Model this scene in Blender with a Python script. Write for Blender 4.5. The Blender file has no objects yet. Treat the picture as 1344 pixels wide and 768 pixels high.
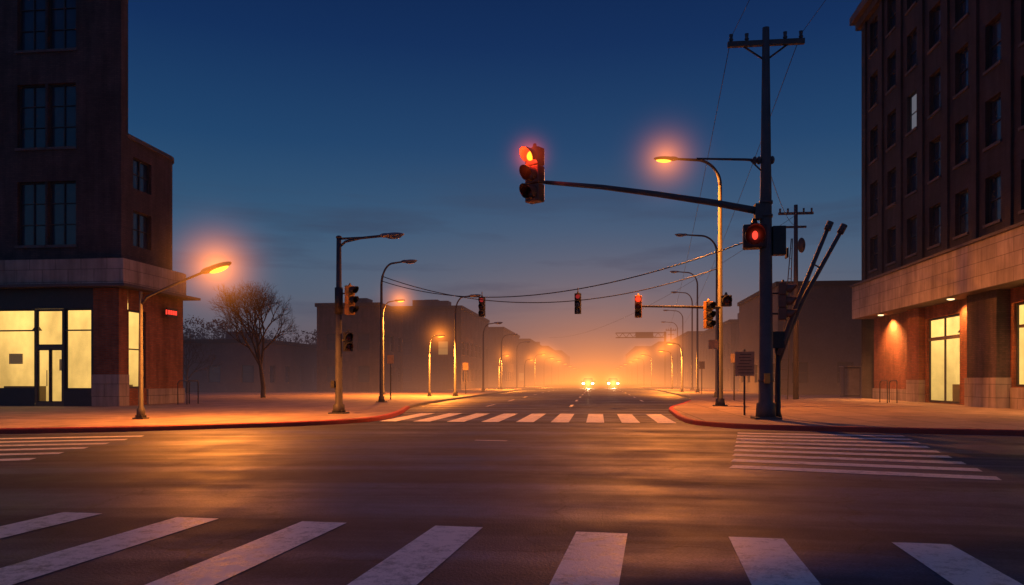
import bpy, bmesh, math, random
from mathutils import Vector, Matrix
random.seed(7)
S=bpy.context.scene
S.view_settings.view_transform='Standard'; S.view_settings.look='None'; S.view_settings.exposure=0
V=Vector
# ------------------------------------------------------------ node helpers
def newmat(name):
    m=bpy.data.materials.new(name); m.use_nodes=True
    nt=m.node_tree; nt.nodes.clear()
    out=nt.nodes.new('ShaderNodeOutputMaterial')
    return m,nt,out
def N(nt,t,ins=None,**props):
    n=nt.nodes.new(t)
    for k,v in props.items(): setattr(n,k,v)
    if ins:
        for k,v in ins.items():
            s=n.inputs[k]
            if isinstance(v,bpy.types.NodeSocket): nt.links.new(v,s)
            else: s.default_value=v
    return n
def M(nt,op,a,b=None,c=None,clamp=False):
    ins={0:a}
    if b is not None: ins[1]=b
    if c is not None: ins[2]=c
    n=N(nt,'ShaderNodeMath',ins,operation=op); n.use_clamp=clamp
    return n.outputs[0]
def mixc(nt,f,a,b,bt='MIX'):
    return N(nt,'ShaderNodeMixRGB',{0:f,1:a,2:b},blend_type=bt).outputs[0]
def rng(nt,v,a,b,c,d):
    return N(nt,'ShaderNodeMapRange',{0:v,1:a,2:b,3:c,4:d}).outputs[0]
def C(r,g,b): return (r,g,b,1)
def noise(nt,vec,scale,detail=4,rough=.6):
    return N(nt,'ShaderNodeTexNoise',{'Vector':vec,'Scale':scale,'Detail':detail,'Roughness':rough}).outputs[0]
def pos(nt): return N(nt,'ShaderNodeNewGeometry').outputs['Position']
def scaled(nt,v,s): return N(nt,'ShaderNodeVectorMath',{0:v,1:s},operation='MULTIPLY').outputs[0]
def principled(nt,out,col,rough,metal=0.0,bump=None,bstr=.3,bdist=.02,spec=.5):
    p=N(nt,'ShaderNodeBsdfPrincipled')
    for k,v in (('Base Color',col),('Roughness',rough),('Metallic',metal),('Specular IOR Level',spec)):
        if isinstance(v,bpy.types.NodeSocket): nt.links.new(v,p.inputs[k])
        else: p.inputs[k].default_value=v
    if bump is not None:
        b=N(nt,'ShaderNodeBump',{'Height':bump,'Strength':bstr,'Distance':bdist})
        nt.links.new(b.outputs[0],p.inputs['Normal'])
    nt.links.new(p.outputs[0],out.inputs[0]); return p
def simple(name,col,rough=.6,metal=0,var=.3,sc=3,bstr=0):
    m,nt,out=newmat(name); v=pos(nt)
    n=noise(nt,v,sc,3); n2=noise(nt,v,sc*12,2)
    f=M(nt,'ADD',M(nt,'MULTIPLY',n,.7),M(nt,'MULTIPLY',n2,.3))
    d=tuple(c*(1-var) for c in col); l=tuple(min(1,c*(1+var)) for c in col)
    c=mixc(nt,rng(nt,f,.3,.7,0,1),C(*d),C(*l))
    principled(nt,out,c,rng(nt,n,.3,.7,rough-.1,min(1,rough+.1)),metal,n2 if bstr else None,bstr)
    return m
def emis(name,col,st):
    m,nt,out=newmat(name)
    e=N(nt,'ShaderNodeEmission',{'Color':C(*col),'Strength':st})
    nt.links.new(e.outputs[0],out.inputs[0]); return m
def brickmat(name,c1,c2,mortar,bw=.24,bh=.08,ms=.012,rough=.85):
    m,nt,out=newmat(name); v=pos(nt)
    s=N(nt,'ShaderNodeSeparateXYZ',{0:v})
    uv=N(nt,'ShaderNodeCombineXYZ',{0:M(nt,'ADD',s.outputs[0],s.outputs[1]),1:s.outputs[2]}).outputs[0]
    b=N(nt,'ShaderNodeTexBrick',{'Vector':uv,'Color1':C(*c1),'Color2':C(*c2),'Mortar':C(*mortar),'Scale':1.0,'Mortar Size':ms,'Brick Width':bw,'Row Height':bh,'Bias':0.0})
    n=noise(nt,v,.6,4)
    streak=noise(nt,scaled(nt,v,(2,2,.25)),1.5,3)
    f=M(nt,'MULTIPLY',rng(nt,n,.3,.7,.65,1.2),rng(nt,streak,.3,.7,.70,1.2))
    c=N(nt,'ShaderNodeVectorMath',{0:b.outputs[0],1:N(nt,'ShaderNodeCombineXYZ',{0:f,1:f,2:f}).outputs[0]},operation='MULTIPLY').outputs[0]
    principled(nt,out,c,rough,0,M(nt,'SUBTRACT',1.0,b.outputs[1]),.5,.01)
    return m
# ------------------------------------------------------------ materials
def asphalt():
    m,nt,out=newmat('asphalt'); v=pos(nt)
    s=N(nt,'ShaderNodeSeparateXYZ',{0:v})
    bend=M(nt,'ADD',s.outputs[1],M(nt,'MULTIPLY',M(nt,'MULTIPLY',s.outputs[0],s.outputs[0]),.014))
    vb=N(nt,'ShaderNodeCombineXYZ',{0:M(nt,'MULTIPLY',s.outputs[0],.09),1:bend}).outputs[0]
    big=noise(nt,v,.25,3); fine=noise(nt,v,45,2,.7); mid=noise(nt,v,4,4,.7)
    st=noise(nt,vb,.85,4,.6); pt=noise(nt,v,.6,3,.6)
    crk=N(nt,'ShaderNodeTexVoronoi',{'Vector':N(nt,'ShaderNodeVectorMath',{0:v,1:N(nt,'ShaderNodeTexNoise',{'Vector':v,'Scale':1.5,'Detail':3.0}).outputs[1]},operation='ADD').outputs[0],'Scale':.28},feature='DISTANCE_TO_EDGE').outputs[0]
    crack=rng(nt,crk,0,.008,.4,1)
    f=M(nt,'MULTIPLY',rng(nt,big,.3,.7,.75,1.25),rng(nt,fine,.25,.75,.45,1.6))
    f=M(nt,'MULTIPLY',f,rng(nt,st,.40,.60,.45,1.25))
    f=M(nt,'MULTIPLY',f,rng(nt,mid,.3,.7,.72,1.28))
    f=M(nt,'MULTIPLY',f,crack)
    c=N(nt,'ShaderNodeVectorMath',{0:(.058,.064,.100),1:N(nt,'ShaderNodeCombineXYZ',{0:f,1:f,2:f}).outputs[0]},operation='MULTIPLY').outputs[0]
    r=M(nt,'ADD',rng(nt,st,.42,.58,.64,.52),rng(nt,pt,.35,.65,-.10,.10))
    principled(nt,out,c,r,0,fine,.6,.010,.34); return m
ASPH=asphalt()
def paint():
    m,nt,out=newmat('worn_road_paint'); v=pos(nt)
    n=noise(nt,v,7,6,.75); n2=noise(nt,v,60,2,.7); n3=noise(nt,v,.9,2)
    w=M(nt,'ADD',M(nt,'MULTIPLY',n,.6),M(nt,'ADD',M(nt,'MULTIPLY',n2,.25),M(nt,'MULTIPLY',n3,.2)))
    f=rng(nt,w,.40,.54,.22,.97)
    c=mixc(nt,f,C(.085,.08,.085),C(.80,.76,.72))
    principled(nt,out,c,rng(nt,n,.3,.7,.36,.58),0,n2,.35,.008,.6); return m
PAINT=paint()
def paving():
    m,nt,out=newmat('concrete_paving'); v=pos(nt)
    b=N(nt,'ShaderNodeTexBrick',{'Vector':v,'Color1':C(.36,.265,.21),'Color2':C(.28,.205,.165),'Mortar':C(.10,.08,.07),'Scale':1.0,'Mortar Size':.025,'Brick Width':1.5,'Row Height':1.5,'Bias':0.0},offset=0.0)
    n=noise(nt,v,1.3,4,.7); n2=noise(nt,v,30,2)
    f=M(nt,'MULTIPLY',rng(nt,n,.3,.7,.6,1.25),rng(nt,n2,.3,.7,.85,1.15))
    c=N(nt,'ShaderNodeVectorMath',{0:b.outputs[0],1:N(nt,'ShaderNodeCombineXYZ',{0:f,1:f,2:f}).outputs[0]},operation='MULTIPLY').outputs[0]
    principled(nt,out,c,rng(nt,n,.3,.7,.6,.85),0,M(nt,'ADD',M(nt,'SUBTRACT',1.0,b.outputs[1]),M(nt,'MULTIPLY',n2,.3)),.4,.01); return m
PAVE=paving()
GROUND=simple('bare_ground',(.08,.07,.06),.9,0,.4,.3)
KERBR=simple('red_kerb_paint',(.42,.05,.03),.6,0,.35,2)
KERBG=simple('kerb_concrete',(.25,.23,.21),.8,0,.25,2)
POLE=simple('galvanised_steel_dark',(.06,.06,.07),.65,.1,.3,2)
POLEW=simple('weathered_pole',(.085,.075,.082),.7,0,.35,2)
BLACK=simple('black_metal',(.03,.03,.032),.5,.2,.3,4)
SIGY=simple('signal_yellow_paint',(.55,.27,.04),.5,0,.25,5)
SIGD=simple('signal_brown_housing',(.16,.065,.04),.5,0,.3,5)
BRICKD=brickmat('dark_brick',(.105,.072,.076),(.072,.054,.060),(.058,.050,.054))
BRICKN=brickmat('dark_slate_brick',(.062,.052,.062),(.045,.040,.050),(.04,.036,.044))
BRICKG=brickmat('grey_brown_brick',(.10,.08,.082),(.075,.062,.066),(.058,.05,.052))
BRICKR=brickmat('red_brick',(.36,.12,.06),(.25,.08,.042),(.18,.12,.09))
STONE=brickmat('stone_cladding',(.38,.32,.30),(.33,.28,.26),(.15,.125,.12),1.2,.55,.012,.7)
CONC=simple('facade_concrete',(.11,.10,.108),.85,0,.3,.5)
FRAME=simple('window_frame_dark',(.06,.06,.07),.5,.2,.2,4)
FRAMEW=simple('window_frame_bronze',(.16,.12,.09),.45,.2,.2,4)
ROOF=simple('roof_felt',(.05,.05,.05),.9)
BARK=simple('bark',(.07,.052,.042),.95,0,.4,6)
TWIG=simple('distant_foliage',(.05,.042,.035),.95,0,.5,1)
LENSD=simple('dark_signal_lens',(.05,.012,.012),.25,0,.3,5,0)
LENSB=simple('blue_grey_lens',(.08,.11,.18),.25,0,.3,5,0)
SIGNM=simple('sign_panel_tan',(.40,.27,.17),.6,0,.2,8)
RUBBER=simple('tyre_rubber',(.02,.02,.02),.85)
CARP=simple('car_paint_dark',(.05,.05,.06),.3,.5,.1,3,0)
PLASTER=simple('interior_plaster',(.6,.5,.36),.8,0,.1,1)
GREYL=simple('lamp_head_grey',(.18,.18,.19),.45,.2,.2,5)
def glass():
    m,nt,out=newmat('window_glass_dark'); v=pos(nt)
    n=noise(nt,v,.9,2)
    principled(nt,out,mixc(nt,n,C(.02,.032,.055),C(.06,.08,.125)),.12,0,n,.15,.05,.8); return m
GLASS=glass()
def shopglass():
    m,nt,out=newmat('shop_glass')
    t=N(nt,'ShaderNodeBsdfTransparent'); g=N(nt,'ShaderNodeBsdfGlossy',{'Roughness':.04})
    mx=N(nt,'ShaderNodeMixShader',{0:.05}); nt.links.new(t.outputs[0],mx.inputs[1]); nt.links.new(g.outputs[0],mx.inputs[2])
    nt.links.new(mx.outputs[0],out.inputs[0]); return m
SHOPG=shopglass()
def glowwall():
    m,nt,out=newmat('lit_interior_wall'); v=pos(nt)
    s=N(nt,'ShaderNodeSeparateXYZ',{0:v})
    n=noise(nt,scaled(nt,v,(.55,.55,.25)),1.3,3,.5); n2=noise(nt,v,2.5,3)
    z=rng(nt,s.outputs[2],0,4.6,.80,1.45)
    f=M(nt,'MULTIPLY',z,M(nt,'MULTIPLY',rng(nt,n,.3,.7,.68,1.25),rng(nt,n2,.3,.7,.92,1.06)))
    e=N(nt,'ShaderNodeEmission',{'Color':C(1,.59,.15),'Strength':f})  # wall glows by itself, brighter upwards; room light painted as emission
    nt.links.new(e.outputs[0],out.inputs[0]); return m
GLOWW=glowwall()
LAMPE=emis('sodium_lens',(1,.36,.035),3.2)
PANELE=emis('ceiling_light_panel',(1,.75,.35),2.5)
REDE=emis('signal_red_lit',(1,.035,.012),1.8)
AMBE=emis('signal_amber_core',(1,.38,.02),2.6)
REDSM=emis('red_lens_small',(1,.05,.03),1.6)
HEADL=emis('headlight_lens',(1,.72,.38),50)
DIMW=emis('dim_lit_window',(1,.5,.16),.3)
CURT=emis('curtain_lit_window',(.5,.5,.62),.22)
FAINTR=emis('faint_red_lens',(.8,.05,.05),.35)
# ------------------------------------------------------------ mesh helpers
def box(bm,c,s,rot=None):
    r=bmesh.ops.create_cube(bm,size=1.0)
    mt=Matrix.Translation(V(c))@(rot.to_4x4() if rot else Matrix.Identity(4))@Matrix.Diagonal((s[0],s[1],s[2],1))
    bmesh.ops.transform(bm,matrix=mt,verts=r['verts'])
def tube(bm,pts,rad,seg=10,cap=True):
    pts=[V(p) for p in pts]
    if not hasattr(rad,'__len__'): rad=[rad]*len(pts)
    rings=[]; ref=None
    for i,p in enumerate(pts):
        d=(pts[min(i+1,len(pts)-1)]-pts[max(i-1,0)]).normalized()
        if ref is None: ref=V((1,0,0)) if abs(d.x)<.8 else V((0,1,0))
        a=(ref-d*ref.dot(d)).normalized(); b=d.cross(a); ref=a
        rings.append([bm.verts.new(p+(a*math.cos(t)+b*math.sin(t))*rad[i]) for t in [2*math.pi*k/seg for k in range(seg)]])
    for i in range(len(rings)-1):
        for k in range(seg):
            f=bm.faces.new((rings[i][k],rings[i][(k+1)%seg],rings[i+1][(k+1)%seg],rings[i+1][k])); f.smooth=True
    if cap:
        bm.faces.new(rings[0][::-1]); bm.faces.new(rings[-1])
def prism(bm,poly,z0,z1):
    a=[bm.verts.new((x,y,z0)) for x,y in poly]; b=[bm.verts.new((x,y,z1)) for x,y in poly]
    n=len(poly)
    for i in range(n): bm.faces.new((a[i],a[(i+1)%n],b[(i+1)%n],b[i]))
    f=bm.faces.new(b); f2=bm.faces.new(a[::-1])
    bmesh.ops.triangulate(bm,faces=[f,f2])
def ell(bm,c,s,rot=None,u=16,v=10):
    r=bmesh.ops.create_uvsphere(bm,u_segments=u,v_segments=v,radius=1)
    mt=Matrix.Translation(V(c))@(rot.to_4x4() if rot else Matrix.Identity(4))@Matrix.Diagonal((s[0],s[1],s[2],1))
    bmesh.ops.transform(bm,matrix=mt,verts=r['verts'])
    for vv in r['verts']:
        for f in vv.link_faces: f.smooth=True
def mk(name,bm,mat,parent=None,bevel=0,loc=None):
    me=bpy.data.meshes.new(name); bm.to_mesh(me); bm.free()
    o=bpy.data.objects.new(name,me); S.collection.objects.link(o); me.materials.append(mat)
    if parent: o.parent=parent
    if loc: o.location=loc
    if bevel:
        b=o.modifiers.new('bevel','BEVEL'); b.width=bevel; b.segments=2; b.limit_method='ANGLE'
    return o
def B(): return bmesh.new()
def group(name,loc=(0,0,0),rz=0):
    e=bpy.data.objects.new(name,None); e.location=loc; e.rotation_euler=(0,0,rz); e.empty_display_size=.3
    S.collection.objects.link(e); return e
def light(kind,name,parent,loc,power,col,size=.15,rot=(0,0,0),spot=150,blend=1):
    l=bpy.data.lights.new(name,kind); l.energy=power; l.color=col
    if kind in('POINT','SPOT'): l.shadow_soft_size=size
    if kind=='SPOT': l.spot_size=math.radians(spot); l.spot_blend=blend
    o=bpy.data.objects.new(name,l); S.collection.objects.link(o); o.location=loc; o.rotation_euler=rot
    if parent: o.parent=parent
    return o
_mm={}
def steprate(m,r):
    try: m.cycles.volume_step_rate=r
    except Exception: pass
def halomat(col,st):
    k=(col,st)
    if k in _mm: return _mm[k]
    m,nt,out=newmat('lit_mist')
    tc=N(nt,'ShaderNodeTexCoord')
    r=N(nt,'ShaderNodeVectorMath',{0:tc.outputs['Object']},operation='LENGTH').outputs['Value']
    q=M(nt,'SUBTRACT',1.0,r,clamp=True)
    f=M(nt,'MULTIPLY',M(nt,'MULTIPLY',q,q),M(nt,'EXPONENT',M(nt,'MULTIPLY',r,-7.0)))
    e=N(nt,'ShaderNodeEmission',{'Color':C(*col),'Strength':M(nt,'MULTIPLY',f,st)})  # emission only: glow around a lamp painted into a sphere, nothing scatters
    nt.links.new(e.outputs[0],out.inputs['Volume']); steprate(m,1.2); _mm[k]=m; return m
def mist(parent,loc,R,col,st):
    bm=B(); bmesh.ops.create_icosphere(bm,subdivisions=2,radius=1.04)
    o=mk('lit_mist',bm,halomat(col,st),parent); o.location=loc; o.scale=(R,R,R)
SOD=(1,.27,.03); SODM=(1,.24,.02)
# ------------------------------------------------------------ camera
cam=bpy.data.cameras.new('camera'); co=bpy.data.objects.new('camera',cam); S.collection.objects.link(co)
co.location=(0,0,1.3); co.rotation_euler=(math.radians(90),0,math.radians(6.45))
cam.sensor_width=36; cam.lens=26.79; cam.shift_y=.0848; cam.clip_end=5000; cam.clip_start=.05
S.camera=co
# ------------------------------------------------------------ world
w=bpy.data.worlds.new('World'); S.world=w; w.use_nodes=True; nt=w.node_tree; nt.nodes.clear()
out=nt.nodes.new('ShaderNodeOutputWorld'); tc=N(nt,'ShaderNodeTexCoord')
g=tc.outputs['Generated']; s=N(nt,'ShaderNodeSeparateXYZ',{0:g}); z=s.outputs[2]
cr=nt.nodes.new('ShaderNodeValToRGB'); nt.links.new(z,cr.inputs[0]); e=cr.color_ramp.elements
e[0].position=0; e[0].color=C(.20,.15,.16); e[1].position=1; e[1].color=C(.045,.065,.17)
for p,c in ((.05,(.135,.140,.18)),(.11,(.066,.125,.20)),(.19,(.030,.097,.190)),(.29,(.011,.056,.150)),(.40,(.0045,.027,.105)),(.47,(.003,.018,.080)),(.62,(.022,.038,.13))):
    x=e.new(p); x.color=C(*c)
az=M(nt,'POWER',M(nt,'MAXIMUM',s.outputs[1],0),18)
wf=M(nt,'MULTIPLY',az,M(nt,'EXPONENT',M(nt,'MULTIPLY',M(nt,'MAXIMUM',z,0),-16)))
c1=mixc(nt,M(nt,'MULTIPLY',wf,.85),cr.outputs[0],C(.66,.28,.12))
cl=noise(nt,scaled(nt,g,(2.2,2.2,16)),1.6,5,.55)
clm=M(nt,'MULTIPLY',rng(nt,cl,.50,.66,0,.65),M(nt,'MULTIPLY',rng(nt,z,.05,.12,0,1),rng(nt,z,.18,.28,1,0)))
c2=mixc(nt,clm,c1,C(.032,.055,.11))
bg=N(nt,'ShaderNodeBackground',{'Color':c2,'Strength':1.0})
sky=N(nt,'ShaderNodeTexSky',sky_type='NISHITA'); sky.sun_disc=False; sky.sun_elevation=math.radians(-4); sky.sun_rotation=0
bg2=N(nt,'ShaderNodeBackground',{'Color':sky.outputs[0],'Strength':.05})
ad=nt.nodes.new('ShaderNodeAddShader'); nt.links.new(bg.outputs[0],ad.inputs[0]); nt.links.new(bg2.outputs[0],ad.inputs[1]); nt.links.new(ad.outputs[0],out.inputs[0])
# ------------------------------------------------------------ ground, road, pavements
def sheet(name,poly,z,mat):
    bm=B(); f=bm.faces.new([bm.verts.new((x,y,z)) for x,y in poly]); bmesh.ops.triangulate(bm,faces=[f]); return mk(name,bm,mat)
sheet('ground',[(-1500,-800),(1500,-800),(1500,2500),(-1500,2500)],0,GROUND)
sheet('road',[(-120,-60),(120,-60),(120,45),(18,46),(18,900),(-18,900),(-18,46),(-120,45)],.004,ASPH)
def crom(P,n=8):
    P=[V((*p,0)) for p in P]; r=[]
    for i in range(len(P)-1):
        p0=P[max(i-1,0)];p1=P[i];p2=P[i+1];p3=P[min(i+2,len(P)-1)]
        for k in range(n):
            t=k/n; r.append(.5*((2*p1)+(p2-p0)*t+(2*p0-5*p1+4*p2-p3)*t*t+(3*p1-p0-3*p2+p3)*t**3))
    r.append(P[-1]); return [(v.x,v.y) for v in r]
def kerb(name,line,mat,side,wd=.17,h=.134):
    bm=B(); prev=None; n=len(line)
    for i in range(n):
        a=V(line[max(i-1,0)]);b=V(line[min(i+1,n-1)]); d=(b-a).normalized(); nn=V((-d.y,d.x))*side
        p=V(line[i]); q=p+nn*wd; q2=p+nn*(wd-.025)
        cur=[bm.verts.new((p.x,p.y,h)),bm.verts.new((q2.x,q2.y,h)),bm.verts.new((q.x,q.y,h-.025)),bm.verts.new((q.x,q.y,0))]
        if prev:
            for k in range(3): bm.faces.new((prev[k],prev[k+1],cur[k+1],cur[k]))
        prev=cur
    mk(name,bm,mat)
RL=crom([(60,12.5),(30,15.2),(16,17.3),(9.6,18.9),(6.4,19.7),(4.1,20.5),(2.95,22.1),(2.75,24.5),(2.85,28),(3.2,33),(4.6,40),(6.1,50),(6.6,65),(6.9,90),(7,200),(7,600)])
LL=crom([(-70,8.5),(-40,11.5),(-20,15.2),(-12.8,17.3),(-9.8,19.3),(-8.1,20.7),(-7.15,22.6),(-7.1,25),(-7.6,28.5),(-8.6,34),(-9.1,42),(-9.3,60),(-9.3,90),(-9.3,200),(-9.3,600)])
def pavement(line,far):
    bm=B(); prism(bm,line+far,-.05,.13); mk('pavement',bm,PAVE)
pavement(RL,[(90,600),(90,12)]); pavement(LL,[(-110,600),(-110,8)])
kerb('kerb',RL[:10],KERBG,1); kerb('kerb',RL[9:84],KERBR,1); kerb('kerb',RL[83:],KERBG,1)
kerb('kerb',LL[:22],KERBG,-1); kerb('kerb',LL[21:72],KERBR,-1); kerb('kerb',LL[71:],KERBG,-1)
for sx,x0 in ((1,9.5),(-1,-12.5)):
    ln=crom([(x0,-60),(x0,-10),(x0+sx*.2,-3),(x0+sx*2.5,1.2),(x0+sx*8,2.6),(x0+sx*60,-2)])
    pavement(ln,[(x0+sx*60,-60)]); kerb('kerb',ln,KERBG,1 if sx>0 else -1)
def stripes(name,quads,z=.009):
    bm=B()
    for q in quads: bm.faces.new([bm.verts.new((p[0],p[1],z)) for p in q])
    mk(name,bm,PAINT)
def bar(a,b,wd):
    a=V(a);b=V(b); d=(b-a).normalized(); n=V((-d.y,d.x))*wd/2
    return [a+n,b+n,b-n,a-n]
q=V((.0706,.9975)); p=V((.9975,-.0706)); o=V((.03,6.47))
stripes('crosswalk_marking',[bar(o+p*1.25*k+q*.02*(k%3),o+p*1.25*k-q*3.0,.43) for k in range(-8,7)])
def lerp(a,b,t): return (a[0]+(b[0]-a[0])*t,a[1]+(b[1]-a[1])*t)
stripes('crosswalk_marking',[bar(lerp((3.33,18.8),(1.96,11.6),k/8),lerp((6.9,18.2),(5.2,10.6),k/8),.42) for k in range(9)])
stripes('crosswalk_marking',[bar(lerp((-10.3,16.3),(-9.1,11.4),k/5),tuple(V(lerp((-10.3,16.3),(-9.1,11.4),k/5))+V((-4.6,-1.9))),.36) for k in range(6)])
stripes('crosswalk_marking',[bar((-6.45+1.06*k,22.9),(-6.45+1.06*k,28.6),.54) for k in range(9)])
stripes('lane_marking',[bar((-1.3,y),(-1.3,y+3),.14) for y in range(36,300,9)]+[bar((-5.3,y),(-5.3,y+3),.12) for y in range(36,300,9)]+[bar((2.6,y),(2.6,y+3),.12) for y in range(45,300,9)])
stripes('lane_marking',[bar((-2.6,16.0),(-1.9,15.9),.13),bar((3.0,16.6),(3.5,16.5),.12)])
# ------------------------------------------------------------ buildings
class Bld:
    def __init__(s,name): s.g=group(name); s.p={}
    def b(s,part,mat):
        if part not in s.p: s.p[part]=(B(),mat)
        return s.p[part][0]
    def done(s):
        for k,(bm,m) in s.p.items(): mk(k,bm,m,s.g)
def ob(bm,o,u,n,a0,a1,z0,z1,d0,d1):
    P=[o+u*a-n*d+V((0,0,zz)) for a in(a0,a1) for d in(d0,d1) for zz in(z0,z1)]
    v=[bm.verts.new(x) for x in P]
    for f in((0,1,3,2),(4,6,7,5),(0,4,5,1),(2,3,7,6),(0,2,6,4),(1,5,7,3)): bm.faces.new([v[i] for i in f])
def facade(bl,o,u,n,W,z0,z1,ops,wall,depth=.25,pane=None,panename='glass',frame=None,wname='walls',sill=None,ft=.05):
    o=V((o[0],o[1],0));u=V((u[0],u[1],0));n=V((n[0],n[1],0))
    pane=pane or GLASS; frame=frame or FRAME
    bm=bl.b(wname,wall)
    us=sorted({0,W}|{x for q in ops for x in q[:2]}); zs=sorted({z0,z1}|{x for q in ops for x in q[2:4]})
    P=lambda a,z,d:o+u*a-n*d+V((0,0,z))
    def quad(b,*pp): b.faces.new([b.verts.new(x) for x in pp])
    for i in range(len(us)-1):
        for j in range(len(zs)-1):
            ca=(us[i]+us[i+1])/2; cz=(zs[j]+zs[j+1])/2
            if any(q[0]<ca<q[1] and q[2]<cz<q[3] for q in ops): continue
            quad(bm,P(us[i],zs[j],0),P(us[i+1],zs[j],0),P(us[i+1],zs[j+1],0),P(us[i],zs[j+1],0))
    for q in ops:
        a0,a1,b0,b1=q[:4]; nx,nz=q[4:6]
        if nx==0: continue
        quad(bm,P(a0,b0,0),P(a0,b1,0),P(a0,b1,depth),P(a0,b0,depth)); quad(bm,P(a1,b0,0),P(a1,b1,0),P(a1,b1,depth),P(a1,b0,depth))
        quad(bm,P(a0,b0,0),P(a1,b0,0),P(a1,b0,depth),P(a0,b0,depth)); quad(bm,P(a0,b1,0),P(a1,b1,0),P(a1,b1,depth),P(a0,b1,depth))
        pm=(pane,panename)
        if len(q)>6 and q[6]: pm=(q[6],'lit_'+panename)
        quad(bl.b(pm[1],pm[0]),P(a0,b0,depth),P(a1,b0,depth),P(a1,b1,depth),P(a0,b1,depth))
        fb=bl.b('window_frames',frame); d0,d1=depth-.07,depth-.004
        ob(fb,o,u,n,a0,a0+ft,b0,b1,d0,d1); ob(fb,o,u,n,a1-ft,a1,b0,b1,d0,d1)
        ob(fb,o,u,n,a0+ft,a1-ft,b0,b0+ft,d0,d1); ob(fb,o,u,n,a0+ft,a1-ft,b1-ft,b1,d0,d1)
        for k in range(1,nx):
            x=a0+(a1-a0)*k/nx; ob(fb,o,u,n,x-ft*.5,x+ft*.5,b0+ft,b1-ft,d0+.005,d1)
        for k in range(1,nz):
            x=b0+(b1-b0)*k/nz; ob(fb,o,u,n,a0+ft,a1-ft,x-ft*.35,x+ft*.35,d0+.012,d1)
        if sill: ob(bl.b('sills',sill),o,u,n,a0-.08,a1+.08,b0-.12,b0-.002,-.07,depth-.08)
# --- left corner building
L=Bld('brick_corner_building')
YF=31.0; XR=-20.7
ops=[]
for k in range(5):
    x0=19.5-k*4.6
    for zz in (7.2,11.5,15.8,20.1,24.4):
        ops.append((x0,x0+1.33,zz,zz+2.8,2,3)); ops.append((x0+1.45,x0+2.78,zz,zz+2.8,2,3))
ops=[q for q in ops if q[0]>.2]
facade(L,(-45,YF),(1,0),(0,-1),24.4,6.52,29,ops,BRICKD,.22,sill=CONC)
tw=[(-20.6,31),(-20.6,31.5),(-35.5,50),(-45,50),(-45,31)]
bm=L.b('walls',BRICKD)
for i in range(4):
    a,b=tw[i],tw[i+1]; bm.faces.new([bm.verts.new(x) for x in((a[0],a[1],6.5),(b[0],b[1],6.5),(b[0],b[1],29),(a[0],a[1],29))])
prism(L.b('roof',ROOF),[(-20.4,30.8),(-20.4,31.6),(-35.4,50.2),(-45.2,50.2),(-45.2,30.8)],29.002,29.6)
arc=[(-20.72,31.55),(-20.72,34.9)]+[(-21.92+1.2*math.cos(t),34.9+1.2*math.sin(t)) for t in [math.radians(9*k) for k in range(1,11)]]+[(-30,36.1)]
facade(L,(-20.72,31.55),(0,1),(1,0),3.35,6.52,12.0,[(.5,1.9,7.3,8.9,2,2),(.5,1.9,9.9,11.3,2,2)],BRICKD,.2)
bm=L.b('walls',BRICKD)
for i in range(1,len(arc)-1):
    a,b=arc[i],arc[i+1]; bm.faces.new([bm.verts.new(x) for x in((a[0],a[1],6.52),(b[0],b[1],6.52),(b[0],b[1],12),(a[0],a[1],12))])
prism(L.b('wing_roof',CONC),[(x+.08,y+.02) for x,y in arc]+[(-30,31.55)],12.0,12.18)
prism(L.b('stone_band',STONE),[(-45,30.55),(-20.2,30.55),(-20.2,35.2)]+[(-21.6+1.4*math.cos(t),35.2+1.4*math.sin(t)) for t in [math.radians(15*k) for k in range(1,7)]]+[(-45,36.6)],5.42,6.5)
prism(L.b('band_moulding',CONC),[(-45,30.42),(-20.07,30.42),(-20.07,36.7),(-45,36.7)],5.30,5.418)
facade(L,(-45,YF),(1,0),(0,-1),23.1,.13,5.3,[(.6,15.2,.85,4.4,5,1),(15.4,20.32,.85,4.4,2,1),(20.34,21.71,.13,4.4,0,0),(21.75,23.02,.85,4.4,1,1)],FRAME,.14,pane=SHOPG,panename='shop_glass',frame=FRAMEW,wname='shopfront_panels',ft=.07)
facade(L,(-24.66,YF+.02),(1,0),(0,-1),1.37,.13,4.4,[(.10,.66,.30,2.62,1,1),(.71,1.27,.30,2.62,1,1),(.08,1.29,2.8,4.34,1,1)],FRAMEW,.10,pane=SHOPG,panename='shop_glass',frame=FRAMEW,wname='door',ft=.04)
bm=L.b('transom_bar',FRAMEW); box(bm,(-34.9,YF+.03,3.45),(20.4,.08,.06)); box(bm,(-22.6,YF+.03,3.45),(1.25,.08,.06))
bm=L.b('door_handles',GREYL)
for x in(-24.04,-23.92): tube(bm,[(x,YF-.06,1.0),(x,YF-.06,1.7)],.018,6)
box(L.b('corner_pillar',BRICKR),(-21.3,31.3,3.4),(1.2,.62,3.78)); box(L.b('pillar_base',STONE),(-21.3,31.3,.82),(1.3,.72,1.38))
facade(L,(XR,31.65),(0,1),(1,0),4.5,.13,5.3,[(.05,1.35,.9,4.4,1,2)],BRICKR,.14,pane=SHOPG,panename='shop_glass',frame=FRAMEW,wname='side_wall',ft=.08)
box(L.b('side_wall_base',STONE),(-20.66,34.6,.5),(.10,3.1,.72))
bm=L.b('rear_wall',BRICKR); box(bm,(-32.9,36.2,2.7),(24.2,.1,5.1))
bm=L.b('interior_back_wall',GLOWW); bm.faces.new([bm.verts.new(x) for x in((-44.8,34.3,.1),(-21,34.3,.1),(-21,34.3,5.2),(-44.8,34.3,5.2))])
bm=L.b('interior_floor_ceiling',PLASTER); box(bm,(-33,32.8,.16),(23.5,2.9,.05)); box(bm,(-33,32.8,5.0),(23.5,2.9,.1))
bm=L.b('ceiling_lights',PANELE)
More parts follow.
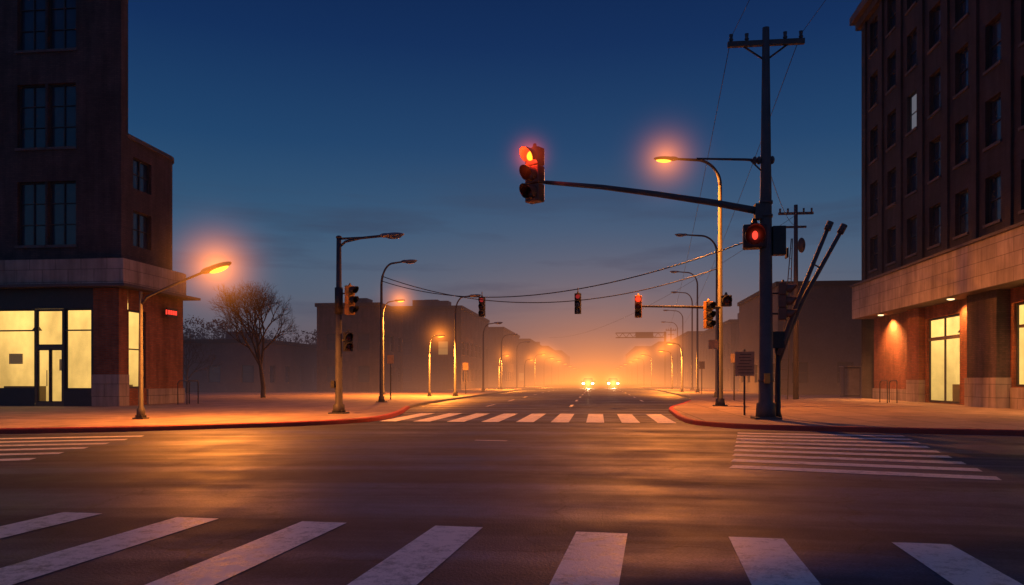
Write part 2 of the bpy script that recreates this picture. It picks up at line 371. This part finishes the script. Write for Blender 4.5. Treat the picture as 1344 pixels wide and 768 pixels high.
for k in range(7): box(bm,(-43+3.3*k,32.6,4.9),(1.6,.35,.05))
bm=L.b('interior_furniture',FRAMEW)
box(bm,(-27.4,33.8,.55),(1.8,.5,.85)); box(bm,(-22.2,33.6,.6),(.6,.5,.9)); tube(bm,[(-26.3,33.2,4.9),(-26.3,33.2,3.9),(-26.3,33.2,3.6)],[.012,.02,.22],10); tube(bm,[(-22.4,33.2,4.9),(-22.4,33.2,3.9),(-22.4,33.2,3.6)],[.012,.02,.22],10)
bm=L.b('interior_poster',PLASTER); box(bm,(-28.2,34.2,2.3),(.7,.05,.5)); box(bm,(-25.7,34.2,2.0),(.4,.06,.55))
L.done()
# --- right building
R=Bld('office_building')
XW=16.1; Y0=22.0; Y1=49.0; W=Y1-Y0
ops=[]
ys=[46.9-2.72*k for k in range(9)]
for i,yc in enumerate(ys):
    for j in range(5):
        zz=7.75+3.2*j
        ops.append((yc-.62-Y0,yc+.62-Y0,zz,zz+1.95,1,2, CURT if (i,j)==(2,2) else None))
facade(R,(XW,Y0),(0,1),(-1,0),W,7.02,23.3,ops,BRICKN,.24,sill=CONC)
ops=[(x-.65,x+.65,7.75+3.2*j,9.7+3.2*j,1,2) for x in [2+2.9*k for k in range(9)] for j in range(5)]
facade(R,(XW,Y0),(1,0),(0,-1),28,7.02,23.3,ops,BRICKN,.24,sill=CONC)
facade(R,(XW,Y1),(1,0),(0,1),28,.13,23.3,ops,BRICKN,.24)
bm=R.b('pilasters',BRICKN)
for k in range(10):
    yc=46.9+1.36-2.72*k
    if yc>Y0+.4: box(bm,(XW-.05,yc,15.1),(.12,.42,16.1))
prism(R.b('cornice',CONC),[(XW-.55,Y0-.5),(XW+28.4,Y0-.5),(XW+28.4,Y1+.5),(XW-.55,Y1+.5)],23.3,23.75)
prism(R.b('cornice_lower',BRICKG),[(XW-.28,Y0-.25),(XW+28.2,Y0-.25),(XW+28.2,Y1+.25),(XW-.28,Y1+.25)],22.85,23.298)
prism(R.b('parapet',BRICKN),[(XW-.2,Y0-.2),(XW+28.2,Y0-.2),(XW+28.2,Y1+.2),(XW-.2,Y1+.2)],23.752,24.3)
prism(R.b('stone_band',STONE),[(XW-.75,Y0-.5),(XW+28,Y0-.5),(XW+28,Y1-.6),(XW-.75,Y1-.6)],4.95,6.9)
prism(R.b('band_moulding',CONC),[(XW-.85,Y0-.6),(XW+28,Y0-.6),(XW+28,Y1-.5),(XW-.85,Y1-.5)],6.902,7.02)
G0=XW+.45
facade(R,(G0,Y0),(0,1),(-1,0),W-.8,.13,4.95,[(.6,10.6,1.0,4.35,4,1),(15.2,18.7,.16,4.35,2,1)],BRICKR,.16,pane=SHOPG,panename='shop_glass',frame=FRAMEW,wname='ground_floor_wall',ft=.1)
facade(R,(G0,Y0),(1,0),(0,-1),27,.13,4.95,[(1.5,8,1.0,4.3,3,1)],BRICKR,.16,pane=SHOPG,panename='shop_glass',frame=FRAMEW,wname='ground_floor_wall')
bm=R.b('door_transom',FRAMEW); box(bm,(G0+.06,38.95,3.3),(.12,3.3,.16)); box(bm,(G0+.06,27.3,3.4),(.12,9.8,.12))
bm=R.b('pillars',BRICKD); box(bm,(G0-.22,34.1,2.95),(.62,2.5,4.0)); box(bm,(G0-.22,23.0,2.95),(.62,1.2,4.0))
bm=R.b('pillar_plinths',STONE); box(bm,(G0-.22,34.1,.75),(.76,2.64,1.24)); box(bm,(G0-.22,23.0,.75),(.76,1.3,1.24))
bm=R.b('brick_pier',BRICKR); box(bm,(G0-.12,41.7,3.1),(.35,1.5,3.7)); bm=R.b('wall_plinth',STONE); box(bm,(G0-.10,41.7,.7),(.45,1.6,1.14)); box(bm,(G0-.03,45.4,.45),(.10,5.6,.62)); box(bm,(G0-.04,27.6,.55),(.10,10.2,.84))
bm=R.b('interior_back_wall',GLOWW); bm.faces.new([bm.verts.new(x) for x in((G0+2.2,22.6,.1),(G0+2.2,43,.1),(G0+2.2,43,5.0),(G0+2.2,22.6,5.0))]); bm.faces.new([bm.verts.new(x) for x in((G0+.2,42.9,.1),(G0+2.2,42.9,.1),(G0+2.2,42.9,5.0),(G0+.2,42.9,5.0))])
bm=R.b('interior_floor',PLASTER); box(bm,(G0+1.2,32.5,.15),(2.0,20,.05))
bm=R.b('interior_furniture',FRAMEW); box(bm,(G0+1.6,40.2,.6),(.6,1.4,.9)); box(bm,(G0+2.1,30.5,2.2),(.06,.9,.7)); tube(bm,[(G0+1.2,39.6,4.9),(G0+1.2,39.6,3.9),(G0+1.2,39.6,3.6)],[.012,.02,.22],10)
bm=R.b('soffit_downlights',PANELE)
for yy in(45.2,36.6,30,26): 
    ell(bm,(XW-.2,yy,4.94),(.16,.16,.05))
    light('SPOT','downlight',R.g,(XW-.1,yy,4.86),1900 if yy>44 else 600,(1,.36,.09),.08,(0,math.radians(-6),0),135,.8)
R.done()
# --- distant blocks
def block(name,x0,x1,y0,y1,h,side,mat,lit=.04,roofbits=1,fl=3.1,bay=3.0):
    b=Bld(name)
    def wins(Wd):
        r=[]; n=max(1,int(Wd/bay)); st=Wd/n
        for i in range(n):
            for j in range(max(1,int((h-.8)/fl))):
                r.append((st*(i+.5)-.6,st*(i+.5)+.6,1.0+fl*j,2.6+fl*j,1,2,DIMW if random.random()<lit else None))
        return r
    facade(b,(x0,y0),(1,0),(0,-1),x1-x0,.0,h,wins(x1-x0),mat,.15)
    facade(b,(x1 if side>0 else x0,y0),(0,1),(side,0),y1-y0,0,h,wins(y1-y0),mat,.15)
    bm=b.b('walls',mat); xo=x0 if side>0 else x1
    bm.faces.new([bm.verts.new(q) for q in((xo,y0,0),(xo,y1,0),(xo,y1,h),(xo,y0,h))]); bm.faces.new([bm.verts.new(q) for q in((x0,y1,0),(x1,y1,0),(x1,y1,h),(x0,y1,h))])
    prism(b.b('roof',ROOF),[(x0-.15,y0-.15),(x1+.15,y0-.15),(x1+.15,y1+.15),(x0-.15,y1+.15)],h+.002,h+.35)
    bm=b.b('rooftop_units',CONC)
    for k in range(roofbits):
        sx=random.uniform(1.2,2.8); hh=random.uniform(.6,1.3)
        box(bm,(random.uniform(x0+2,x1-2),random.uniform(y0+1.5,y0+4),h+.35+hh/2),(sx,2,hh))
    b.done()
block('apartment_building',-27,-20.8,71,80,8.3,1,BRICKG,0,2)
block('apartment_building',-24,-15.6,86,108,9.4,1,BRICKG,.05,3)
block('brick_house',-40,-14.5,116,140,9.0,1,BRICKG,.05,3)
block('apartment_building',-40,-13.5,150,190,9,1,CONC,.05,2)
block('warehouse',-60,-13.5,205,260,10,1,CONC,.05,3)
block('warehouse',-60,-14,290,380,12,1,CONC,.0,3)
block('low_commercial_building',13.6,40,60,76,8.4,-1,CONC,0,1,fl=4)
block('apartment_building',15.5,40,92,120,8.0,-1,BRICKG,.05,3)
block('apartment_building',15,40,130,170,9,-1,BRICKG,.05,3)
block('warehouse',14.5,50,185,250,10,-1,CONC,.03,2)
block('warehouse',13.5,50,280,380,13,-1,CONC,.0,2)
block('low_commercial_building',-62,-30,66,80,4.6,1,CONC,0,2,fl=4)
# ------------------------------------------------------------ street lamps
def cobra(g,tip,ang,lit,pitch=0,sc=1.0,power=0,R_=0,st=.3):
    rot=Matrix.Rotation(ang,3,'Z')@Matrix.Rotation(-pitch,3,'Y')
    d=rot@V((1,0,0)); c=V(tip)+d*.32*sc
    bm=B(); ell(bm,c,(.42*sc,.15*sc,.085*sc),rot); ell(bm,c-d*.25*sc+V((0,0,.01)),(.2*sc,.09*sc,.08*sc),rot); mk('lamp_head',bm,GREYL,g)
    bm=B(); ell(bm,c+d*.06*sc+V((0,0,-.055*sc)),(.27*sc,.115*sc,.08*sc),rot); mk('lamp_lens',bm,LAMPE if lit else LENSB,g)
    if lit:
        if power: light('SPOT','lamp_light',g,c+V((0,0,-.2)),power,SOD,.15,(0,0,0),168,.5)
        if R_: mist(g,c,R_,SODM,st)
def lamp(x,y,H,arm,ang=0,lit=False,power=0,R_=0,st=.3,style='curved',r=.09,name='street_lamp',sc=1.0,z0=.13):
    g=group(name,(x,y,z0)); H-=z0
    c,s_=math.cos(ang),math.sin(ang)
    bm=B(); tube(bm,[(0,0,0),(0,0,.3),(0,0,.34),(0,0,H-1.2 if style=='curved' else H)],[r*1.6,r*1.5,r,r*.62],12)
    box(bm,(0,0,.02),(r*4.4,r*4.4,.05))
    for a in(0,1,2,3): tube(bm,[(r*1.8*math.cos(a*1.57+.78),r*1.8*math.sin(a*1.57+.78),.04),(r*1.8*math.cos(a*1.57+.78),r*1.8*math.sin(a*1.57+.78),.12)],.02,6)
    mk('pole',bm,POLE,g)
    bm=B()
    if style=='curved':
        pts=[]
        for k in range(13):
            t=k/12*math.pi/2; rx=arm*.55
            pts.append((c*(rx*(1-math.cos(t))),s_*(rx*(1-math.cos(t))),H-1.2+1.15*math.sin(t)))
        pts.append((c*arm,s_*arm,H+.02))
        tube(bm,pts,[r*.62]*4+[r*.5]*9+[r*.4],8); tip=(c*arm,s_*arm,H+.02); pitch=.05
    elif style=='bow':
        pts=[(0,0,H-.35),(c*.15*arm,s_*.15*arm,H-.15),(c*.5*arm,s_*.5*arm,H-.04),(c*arm,s_*arm,H+.02)]
        tube(bm,pts,r*.35,8); tube(bm,[(0,0,H-.05),(c*.5*arm,s_*.5*arm,H-.03)],r*.3,8); ell(bm,(0,0,H),(r*.8,r*.8,r*.5)); tip=pts[-1]; pitch=.05
    else:
        up=.36*arm; pts=[(0,0,H-.35),(c*.1*arm,s_*.1*arm,H-.12),(c*.45*arm,s_*.45*arm,H-.12+up*.42),(c*arm,s_*arm,H-.12+up)]
        tube(bm,pts,r*.5,8); ell(bm,(0,0,H),(r*.8,r*.8,r*.5)); tip=pts[-1]; pitch=.3
    mk('arm',bm,POLE,g)
    cobra(g,tip,ang,lit,pitch,sc,power,R_,st)
    return g
PI=math.pi
lamp(-13.4,21.1,3.85,2.0,.0,True,4800,2.9,3.3,'straight',.075,sc=1.15)
lampA=lamp(5.31,34.2,11.0,1.95,PI,True,13000,3.4,1.7,'curved',.13,sc=1.25)
lamp(7.75,51.2,10.8,2.0,PI,False,0,r=.12); lamp(8.8,69.4,10.9,1.7,PI,False,r=.11)
lamp(10.3,85.7,10.9,1.6,PI,False,r=.11); lamp(11.7,108,10.9,2,PI,False,r=.11); lamp(13.2,130,10.9,2,PI,False,r=.11)
lamp(7.7,71.8,4.6,.7,PI,True,10000,3.5,2.0,sc=1); lamp(8.6,90.5,4.6,.9,PI,True,10000,3.5,2.0,sc=1)
lamp(-8.8,25.2,6.15,1.55,0,False,style='bow',r=.13,name='signal_lamp_post')
lampB=lamp(-11.05,38.1,7.3,1.15,0,False,r=.10)
lamp(-16.4,57,7.3,1.0,0,True,12000,3.4,2.0,r=.09)
lamp(-9.9,52.4,7.1,1.1,0,False,r=.10); lamp(-11.7,52.2,4.3,.45,0,True,9000,2.8,2.6,r=.07,sc=.9)
lamp(-10.6,70,6.5,1.1,0,False,r=.10); lamp(-11.2,88,6.5,1.2,0,False,r=.09); lamp(-11.3,106,6.5,1.2,0,False,r=.09)
lamp(-11.6,89,4.1,.6,0,True,10000,3.5,2.0,sc=.9); lamp(-10.4,108,4.1,.6,0,True,0,3.5,2.0,sc=1)
for i,y in enumerate((128,150,175,205,240,280,325)):
    lamp(-10.6,y,5.5,1,0,True,14000 if i<1 else 0,5.5 if i<3 else 0,2.0,sc=1.2+i*.25); lamp(9.2,y+6,5.5,1,PI,True,14000 if i<1 else 0,5.5 if i<3 else 0,2.0,sc=1.2+i*.25)
# ------------------------------------------------------------ traffic signals
def signal(g,loc,rz,H=1.05,body=None,lit=None,n=3,litm=None,other=None,core=False,R_=0,hood=1.0,st=1.4):
    body=body or SIGY; s=H/n; rot=Matrix.Rotation(rz,3,'Z'); L0=V(loc)
    T=lambda p:L0+rot@V(p)
    bm=B()
    for i in range(n):
        zc=(n-1)/2*s-i*s; box(bm,T((0,.14*s,zc)),(s*.92,s*.62,s*.97),rot)
    mk('housing',bm,body,g,bevel=s*.06)
    bm=B(); bl=B(); bd=B(); bc=B()
    for i in range(n):
        zc=(n-1)/2*s-i*s; r=s*.40; K=16; prev=None
        for k in range(K+1):
            a=math.radians(-40+260*k/K); L1=-(.22+ .62*hood*max(0,math.sin(a)*.5+.5))*s
            x,z_=r*math.cos(a),r*math.sin(a)
            cur=[bm.verts.new(T((x,-.17*s,zc+z_))),bm.verts.new(T((x,L1-.12*s,zc+z_-.04*s))),bm.verts.new(T((x*.94,L1-.12*s,zc+z_*.94-.04*s))),bm.verts.new(T((x*.94,-.17*s,zc+z_*.94)))]
            if prev:
                for j in range(3): bm.faces.new((prev[j],prev[j+1],cur[j+1],cur[j]))
            prev=cur
        tgt=bl if i==lit else bd
        ell(tgt,T((0,-.17*s,zc)),(r*.9,.09*s,r*.9),rot)
        if i==lit and core: ell(bc,T((0,-.235*s,zc)),(r*.66,.07*s,r*.66),rot)
    mk('visors',bm,BLACK if body is not SIGD else SIGD,g); mk('dark_lenses',bd,other or LENSD,g)
    if lit is not None: mk('lit_lens',bl,litm or REDE,g)
    else: bl.free()
    if core:
        mk('lamp_core',bc,AMBE,g); light('POINT','signal_light',g,T((0,-.75*s,(n-1)/2*s-lit*s)),45,(1,.06,.02),.05)
    else: bc.free()
    bm=B(); tube(bm,[T((0,.14*s,H/2)),T((0,.14*s,H/2+.1*s)),T((0,.14*s,H/2+.25*s))],[s*.2,s*.12,s*.08],8); mk('cap',bm,body,g)
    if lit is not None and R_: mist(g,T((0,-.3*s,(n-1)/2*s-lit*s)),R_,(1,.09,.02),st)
g=group('traffic_signal_mast',(4.92,23.2,.13))
bm=B(); tube(bm,[(0,0,0),(0,0,.45),(0,0,.5),(0,0,6.2),(0,0,11.55)],[.30,.27,.215,.17,.10],16); box(bm,(0,0,.03),(.75,.75,.07))
for z_ in(5.95,6.35,1.1): tube(bm,[(0,0,z_),(0,0,z_+.08)],.225 if z_<2 else .2,16)
mk('pole',bm,POLEW,g)
bm=B(); tube(bm,[(-.1,0,6.12),(-1.5,-.02,6.42),(-3.2,-.04,6.72),(-4.8,-.05,6.97),(-6.5,-.06,7.16)],[.115,.10,.088,.075,.06],12)
box(bm,(-.2,0,6.12),(.25,.3,.45)); tube(bm,[(-6.5,-.06,7.16),(-6.75,0.0,7.18)],.05,8); mk('mast_arm',bm,POLEW,g)
signal(g,(-6.88,-.12,7.38),math.radians(-33),1.66,SIGD,0,3,core=True,R_=1.4,st=4.2)
bm=B(); box(bm,(0,0,11.1),(2.2,.13,.15))
for x in(-1,-.55,.55,1): tube(bm,[(x,0,11.17),(x,0,11.25),(x,0,11.28),(x,0,11.4)],[.03,.07,.045,.06],8)
tube(bm,[(-.7,.05,11.1),(0,.05,10.6)],.03,6); tube(bm,[(.7,.05,11.1),(0,.05,10.6)],.03,6); mk('crossarm',bm,POLEW,g)
bm=B(); tube(bm,[(0,0,7.62),(-.6,0,7.68),(-2.0,.1,7.78)],[.05,.04,.03],8); tube(bm,[(0,0,7.2),(-.45,0,7.66)],.025,6)
for x in(-.2,-.32,.18): ell(bm,(x,0,7.64),(.07,.12,.12))
mk('bracket_arm',bm,POLEW,g)
signal(g,(-.34,-.1,5.38),math.radians(-8),.72,BLACK,None,1)
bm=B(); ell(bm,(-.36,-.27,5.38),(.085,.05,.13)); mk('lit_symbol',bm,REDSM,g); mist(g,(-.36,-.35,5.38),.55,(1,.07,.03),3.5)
bm=B(); box(bm,(.36,.0,5.25),(.38,.3,.85)); box(bm,(.62,.1,4.9),(.05,.3,.3)); box(bm,(0,0,5.6),(.7,.06,.06)); mk('controller_box',bm,BLACK,g,.02)
signal(g,(.52,-.1,3.45),math.radians(70),1.1,SIGD,None,3)
bm=B(); box(bm,(.25,0,3.7),(.5,.05,.05)); box(bm,(.25,0,3.1),(.5,.05,.05)); mk('signal_brackets',bm,BLACK,g)
bm=B(); box(bm,(-.02,-.25,1.2),(.16,.1,.3)); mk('push_button_box',bm,SIGY,g,.01)
g=group('crossing_gate',(5.35,23.6,.13))
bm=B(); tube(bm,[(0,0,0),(0,0,.2),(0,0,2.35)],[.14,.09,.08],10); box(bm,(0,0,2.35),(.34,.3,.5)); mk('post',bm,BLACK,g)
bm=B()
tube(bm,[(0,-.08,1.9),(.22,-.08,2.5),(.5,-.08,3.35),(1.42,-.08,5.65)],[.06,.08,.07,.06],10)
tube(bm,[(0.05,.1,1.7),(.35,.1,2.6),(.75,.1,3.55),(1.86,.1,5.6)],[.06,.08,.07,.06],10)
tube(bm,[(1.40,-.08,5.60),(1.50,-.08,5.84)],.10,10); tube(bm,[(1.82,.1,5.53),(1.95,.1,5.78)],.10,10)
tube(bm,[(.5,-.08,3.35),(.75,.1,3.55)],.03,6); tube(bm,[(1.0,-.08,4.6),(1.27,.1,4.5)],.025,6); mk('raised_arms',bm,POLEW,g)
g=group('traffic_signal',(-8.8,25.2,.13)); signal(g,(.42,0,3.87),math.radians(62),1.0,SIGY,None); signal(g,(.34,-.02,2.45),math.radians(30),.66,BLACK,None,2)
bm=B(); box(bm,(.2,0,4.1),(.45,.04,.05)); box(bm,(.2,0,3.6),(.45,.04,.05)); box(bm,(.18,0,2.5),(.3,.04,.04)); tube(bm,[(0,0,3.4),(0,0,4.3)],.14,12); mk('brackets',bm,BLACK,g)
bm=B(); box(bm,(-.17,-.12,1.0),(.12,.1,.25)); mk('push_button_box',bm,BLACK,g)
g=group('traffic_signal',(5.31,34.2,.13))
bm=B(); tube(bm,[(0,-.05,4.3),(-1.5,-.05,4.36),(-3.4,-.05,4.4)],[.07,.055,.04],8); mk('arm',bm,POLE,g)
signal(g,(-3.55,-.15,4.38),math.radians(-8),.98,SIGY,0,3,R_=.8,st=2.6)
signal(g,(-.5,-.2,3.98),math.radians(25),1.2,SIGY,None); signal(g,(.25,-.1,4.6),math.radians(0),.5,BLACK,None,1)
bm=B(); box(bm,(-.25,-.05,2.7),(.5,.05,.4)); mk('street_name_plate',bm,SIGNM,g)
def wire(name,a,b,sag,r=.018,n=28):
    a=V(a);b=V(b); bm=B()
    tube(bm,[a.lerp(b,t/n)+V((0,0,-4*sag*(t/n)*(1-t/n))) for t in range(n+1)],r,5); mk(name,bm,BLACK)
wire('span_wire',(-11.05,38.1,6.6),(5.31,34.2,6.2),1.45,.022); wire('span_wire',(-11.05,38.1,6.35),(4.92,23.35,5.6),1.3,.02)
for x,y,h in((-5.67,37.0,.98),(-.95,35.9,.98)):
    g=group('hanging_traffic_signal',(x,y,0)); signal(g,(0,0,4.86),math.radians(-5),h,BLACK,None,3,other=LENSB if x>-3 else LENSD)
    bm=B(); tube(bm,[(0,0,5.3),(0,.05,5.6)],.02,6); mk('hanger',bm,BLACK,g)
    bm=B(); ell(bm,(0,-.1,5.18),(.10,.05,.10)); mk('lit_lens',bm,FAINTR,g)
def upole(x,y,H,lat=False):
    g=group('utility_pole',(x,y,.1)); bm=B(); tube(bm,[(0,0,0),(0,0,H)],[.17,.11],12); box(bm,(0,0,H-.5),(2.0,.12,.14)); box(bm,(0,0,H-1.3),(1.2,.1,.12))
    for dx in(-.9,-.45,.45,.9): tube(bm,[(dx,0,H-.43),(dx,0,H-.2)],[.05,.06],6)
    if lat: ell(bm,(.3,-.1,H-2.4),(.22,.22,.45))
    mk('pole',bm,POLEW,g)
    if lat:
        bm=B()
        for dx in(-1.1,-.55): tube(bm,[(dx,-.3,0),(-.15+dx*.12,-.1,H-2)],.03,5)
        for k in range(16):
            t=k/16; z_=t*(H-2); xa=-1.1+(.82)*t; xb=-.55+.335*t; tube(bm,[(xa,-.3+.2*t,z_),(xb,-.3+.2*t,z_)],.018,5)
        mk('ladder',bm,POLEW,g)
    return g
upole(11.6,46.6,11.5,True); upole(14,150,11.2); upole(5.2,-22,11.5)
for dx in(-1,1):
    wire('overhead_wire',(4.92+dx,23.2,11.45),(14+dx*.9,150,10.9),2.2,.011,40)
    wire('overhead_wire',(4.92+dx,23.2,11.45),(5.2+dx,-22,11.2),.9,.008,30)
wire('overhead_wire',(4.92,23.2,7.8),(11.6,46.6,10.4),.5,.011); wire('overhead_wire',(11.6,46.6,11),(-9,140,9),2.0,.012,30)
# ------------------------------------------------------------ signs, rails, cabinets
g=group('information_sign',(4.75,25.6,.13)); bm=B(); tube(bm,[(0,0,0),(0,0,2.15)],.032,8); mk('post',bm,POLE,g)
bm=B(); box(bm,(0,-.05,1.68),(.62,.03,.80)); mk('panel',bm,SIGNM,g,.01)
bm=B()
for k in range(7): box(bm,(random.uniform(-.03,.03),-.068,1.98-.1*k),(random.uniform(.34,.5),.004,.02))
mk('lettering',bm,BLACK,g)
def rail(x,y,rz):
    g=group('handrail',(x,y,.13),rz); bm=B()
    for dx in(0,.45):
        tube(bm,[(dx,0,0),(dx,0,1.0),(dx+.03,.1,1.1),(dx+.03,.9,1.1),(dx,1.0,1.0),(dx,1.0,0)],.025,8)
    mk('rails',bm,POLE,g)
rail(-19.5,33.6,0); rail(14.2,39.5,0)
g=group('red_neon_sign',(-20.5,34.6,4.5)); bm=B(); box(bm,(.12,0,0),(.08,.9,.42)); mk('sign_box',bm,BLACK,g)
bm=B()
for k in range(4): box(bm,(.17,-.33+.2*k,0),(.02,.13,.2)); 
box(bm,(.12,-.462,0),(.07,.012,.22))
mk('letters',bm,REDSM,g)
g=group('utility_cabinet',(17,54,.13)); bm=B(); box(bm,(0,0,1),(1.1,.8,2)); mk('cabinet',bm,CONC,g,.03); bm=B(); box(bm,(0,-.41,1),(.95,.03,1.8)); box(bm,(0,-.1,2.04),(1.2,1,.07)); mk('door_and_lid',bm,KERBG,g)
def psign(x,y,h,w_=.45,hh=.6):
    g=group('traffic_sign',(x,y,.13)); bm=B(); tube(bm,[(0,0,0),(0,0,h)],.035,8); mk('post',bm,POLE,g); bm=B(); box(bm,(0,-.05,h-hh/2),(w_,.02,hh)); mk('panel',bm,SIGNM,g,.02)
psign(-12.2,44,2.6,.4,.5); psign(7.6,44,2.6,.4,.5); psign(-10.5,60,2.5); psign(8.2,62,2.6)
g=group('sign_gantry',(12.9,150,.13)); bm=B(); tube(bm,[(0,0,0),(0,0,10.4)],.22,10)
for z_ in(9.3,10.2): tube(bm,[(0,0,z_),(-9.5,0,z_)],.09,8)
for k in range(14): tube(bm,[(-.68*k,0,9.3 if k%2 else 10.2),(-.68*(k+1),0,10.2 if k%2 else 9.3)],.05,6)
mk('truss',bm,BLACK,g); bm=B(); box(bm,(-4,-.2,9.75),(3.4,.08,1.2)); mk('panel',bm,BLACK,g)
# ------------------------------------------------------------ trees
def tree(name,x,y,H,spread,depth=7,seg=4,seed=1,up=.12):
    rnd=random.Random(seed); bm=B()
    def br(p,d,l,r,k):
        pts=[p]; q=p.copy(); dd=d.copy()
        for i in range(3 if k>2 else 2):
            dd=(dd+V((rnd.uniform(-1,1),rnd.uniform(-1,1),rnd.uniform(-.4,.8)))*.13).normalized(); q=q+dd*l/(3 if k>2 else 2); pts.append(q.copy())
        m=len(pts); tube(bm,pts,[r*(1-.35*i/(m-1)) for i in range(m)],8 if k==depth else seg if k>2 else 3,False)
        if k==0: return
        c=3 if k>1 else 4
        if k==depth: c=5
        for i in range(c):
            ang=rnd.uniform(.3,.8); az=2*math.pi*(i+rnd.random()*.8)/c
            if i==0 and k>depth-3: ang=.12
            a=dd.orthogonal().normalized(); b_=dd.cross(a)
            nd=(dd*math.cos(ang)+(a*math.cos(az)+b_*math.sin(az))*math.sin(ang)*spread+V((0,0,up))).normalized()
            st=pts[-1] if i<2 else pts[-2].lerp(pts[-1],rnd.random())
            br(st,nd,l*rnd.uniform(.62,.84),r*.6,k-1)
    br(V((0,0,0)),V((0,0,1)),H*.27,H*.02,depth)
    g=group(name,(x,y,.1)); mk('trunk_and_branches',bm,BARK,g)
tree('bare_tree',-21.0,46,8.3,.98,7,4,12,.14)
tree('bare_tree',31,84,9.5,1.0,6,4,5); tree('bare_tree',27,88,9.2,1.0,6,4,8); tree('bare_tree',-34,60,6,1.1,6,4,9)
def treeline(name,x0,x1,y,h,n,seed):
    rnd=random.Random(seed); bm=B(); 
    ncl=int((x1-x0)/1.8)
    cl=[(rnd.uniform(x0,x1),y+rnd.uniform(-3,3),h*rnd.uniform(.35,.8),rnd.uniform(1.0,2.4)) for _ in range(ncl*3)]
    for _ in range(n):
        c=rnd.choice(cl); v=V((rnd.gauss(0,1),rnd.gauss(0,1),rnd.gauss(0,1))).normalized()*c[3]*rnd.random()**.4
        p=V((c[0],c[1],c[2]))+v; 
        if p.z<.1: p.z=rnd.uniform(.1,2)
        a=V((rnd.uniform(-1,1),rnd.uniform(-1,1),rnd.uniform(-1,1)))*.28; b=V((rnd.uniform(-1,1),rnd.uniform(-1,1),rnd.uniform(-1,1)))*.28
        bm.faces.new([bm.verts.new(p),bm.verts.new(p+a),bm.verts.new(p+b)])
    for c in cl[:ncl]: tube(bm,[(c[0],c[1],0),(c[0],c[1],c[2])],[.15,.05],5)
    mk(name,bm,TWIG)
treeline('distant_trees',-75,-26,88,9.0,26000,2); treeline('distant_trees',20,60,95,10.5,7000,4)
# ------------------------------------------------------------ cars
def car(x,y):
    g=group('car',(x,y,.005)); bm=B()
    prof=[(-2.2,.35),(-2.22,.62),(-2.05,.82),(-1.0,.96),(2.0,1.0),(2.2,.85),(2.22,.4),(1.9,.28),(-1.9,.25)]
    def ext(bm,prof,w0,w1=None):
        vs=[]
        for sx in(-1,1): vs.append([bm.verts.new((sx*(w0 if (w1 is None or z_<1.05) else w1),yy,z_)) for yy,z_ in prof])
        n=len(prof)
        for i in range(n): bm.faces.new((vs[0][i],vs[0][(i+1)%n],vs[1][(i+1)%n],vs[1][i]))
        bm.faces.new(vs[0]); bm.faces.new(vs[1][::-1])
    ext(bm,prof,.88); mk('body',bm,CARP,g,.06)
    bm=B(); ext(bm,[(-1.05,.97),(-.35,1.42),(1.1,1.44),(1.75,1.0)],.78,.62); mk('cabin_glass',bm,GLASS,g,.04)
    bm=B(); box(bm,(0,.4,1.455),(1.15,1.3,.05))
    for s_ in(-1,1): box(bm,(s_*.98,-.85,1.02),(.18,.12,.13))
    mk('roof_and_mirrors',bm,CARP,g,.02)
    bm=B()
    for sx in(-.8,.8):
        for yy in(-1.4,1.35): tube(bm,[(sx-.1,yy,.33),(sx+.1,yy,.33)],.33,18)
    mk('wheels',bm,RUBBER,g)
    bm=B(); box(bm,(0,-2.23,.55),(1.0,.04,.2)); box(bm,(0,-2.23,.36),(.5,.05,.12)); mk('grille',bm,BLACK,g)
    bm=B()
    for sx in(-.66,.66): ell(bm,(sx,-2.17,.68),(.19,.08,.13))
    mk('headlights',bm,HEADL,g)
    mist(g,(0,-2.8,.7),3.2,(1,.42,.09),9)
    light('SPOT','headlight_beam',g,(0,-2.4,.7),2000,(1,.6,.28),.2,(math.radians(84),0,PI),70,.8)
car(-1.45,112); car(2.2,115)
# ------------------------------------------------------------ street fog with painted-in glow
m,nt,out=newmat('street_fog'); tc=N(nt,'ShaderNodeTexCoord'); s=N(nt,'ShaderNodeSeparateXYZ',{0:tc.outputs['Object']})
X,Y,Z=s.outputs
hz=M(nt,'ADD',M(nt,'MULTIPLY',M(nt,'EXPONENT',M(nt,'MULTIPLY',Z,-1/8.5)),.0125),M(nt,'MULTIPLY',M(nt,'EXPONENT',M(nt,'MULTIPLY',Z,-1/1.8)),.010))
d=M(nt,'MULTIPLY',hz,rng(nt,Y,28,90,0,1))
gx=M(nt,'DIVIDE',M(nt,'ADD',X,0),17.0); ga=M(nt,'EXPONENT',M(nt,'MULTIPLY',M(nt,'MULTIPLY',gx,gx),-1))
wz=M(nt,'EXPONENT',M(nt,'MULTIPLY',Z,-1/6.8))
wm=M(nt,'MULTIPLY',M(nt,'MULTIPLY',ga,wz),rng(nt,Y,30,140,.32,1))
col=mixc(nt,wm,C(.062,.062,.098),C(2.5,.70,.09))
ab=N(nt,'ShaderNodeVolumeAbsorption',{'Color':C(0,0,0),'Density':d}); em=N(nt,'ShaderNodeEmission',{'Color':col,'Strength':d})  # fog absorbs; its warm lamp glow is painted in as emission
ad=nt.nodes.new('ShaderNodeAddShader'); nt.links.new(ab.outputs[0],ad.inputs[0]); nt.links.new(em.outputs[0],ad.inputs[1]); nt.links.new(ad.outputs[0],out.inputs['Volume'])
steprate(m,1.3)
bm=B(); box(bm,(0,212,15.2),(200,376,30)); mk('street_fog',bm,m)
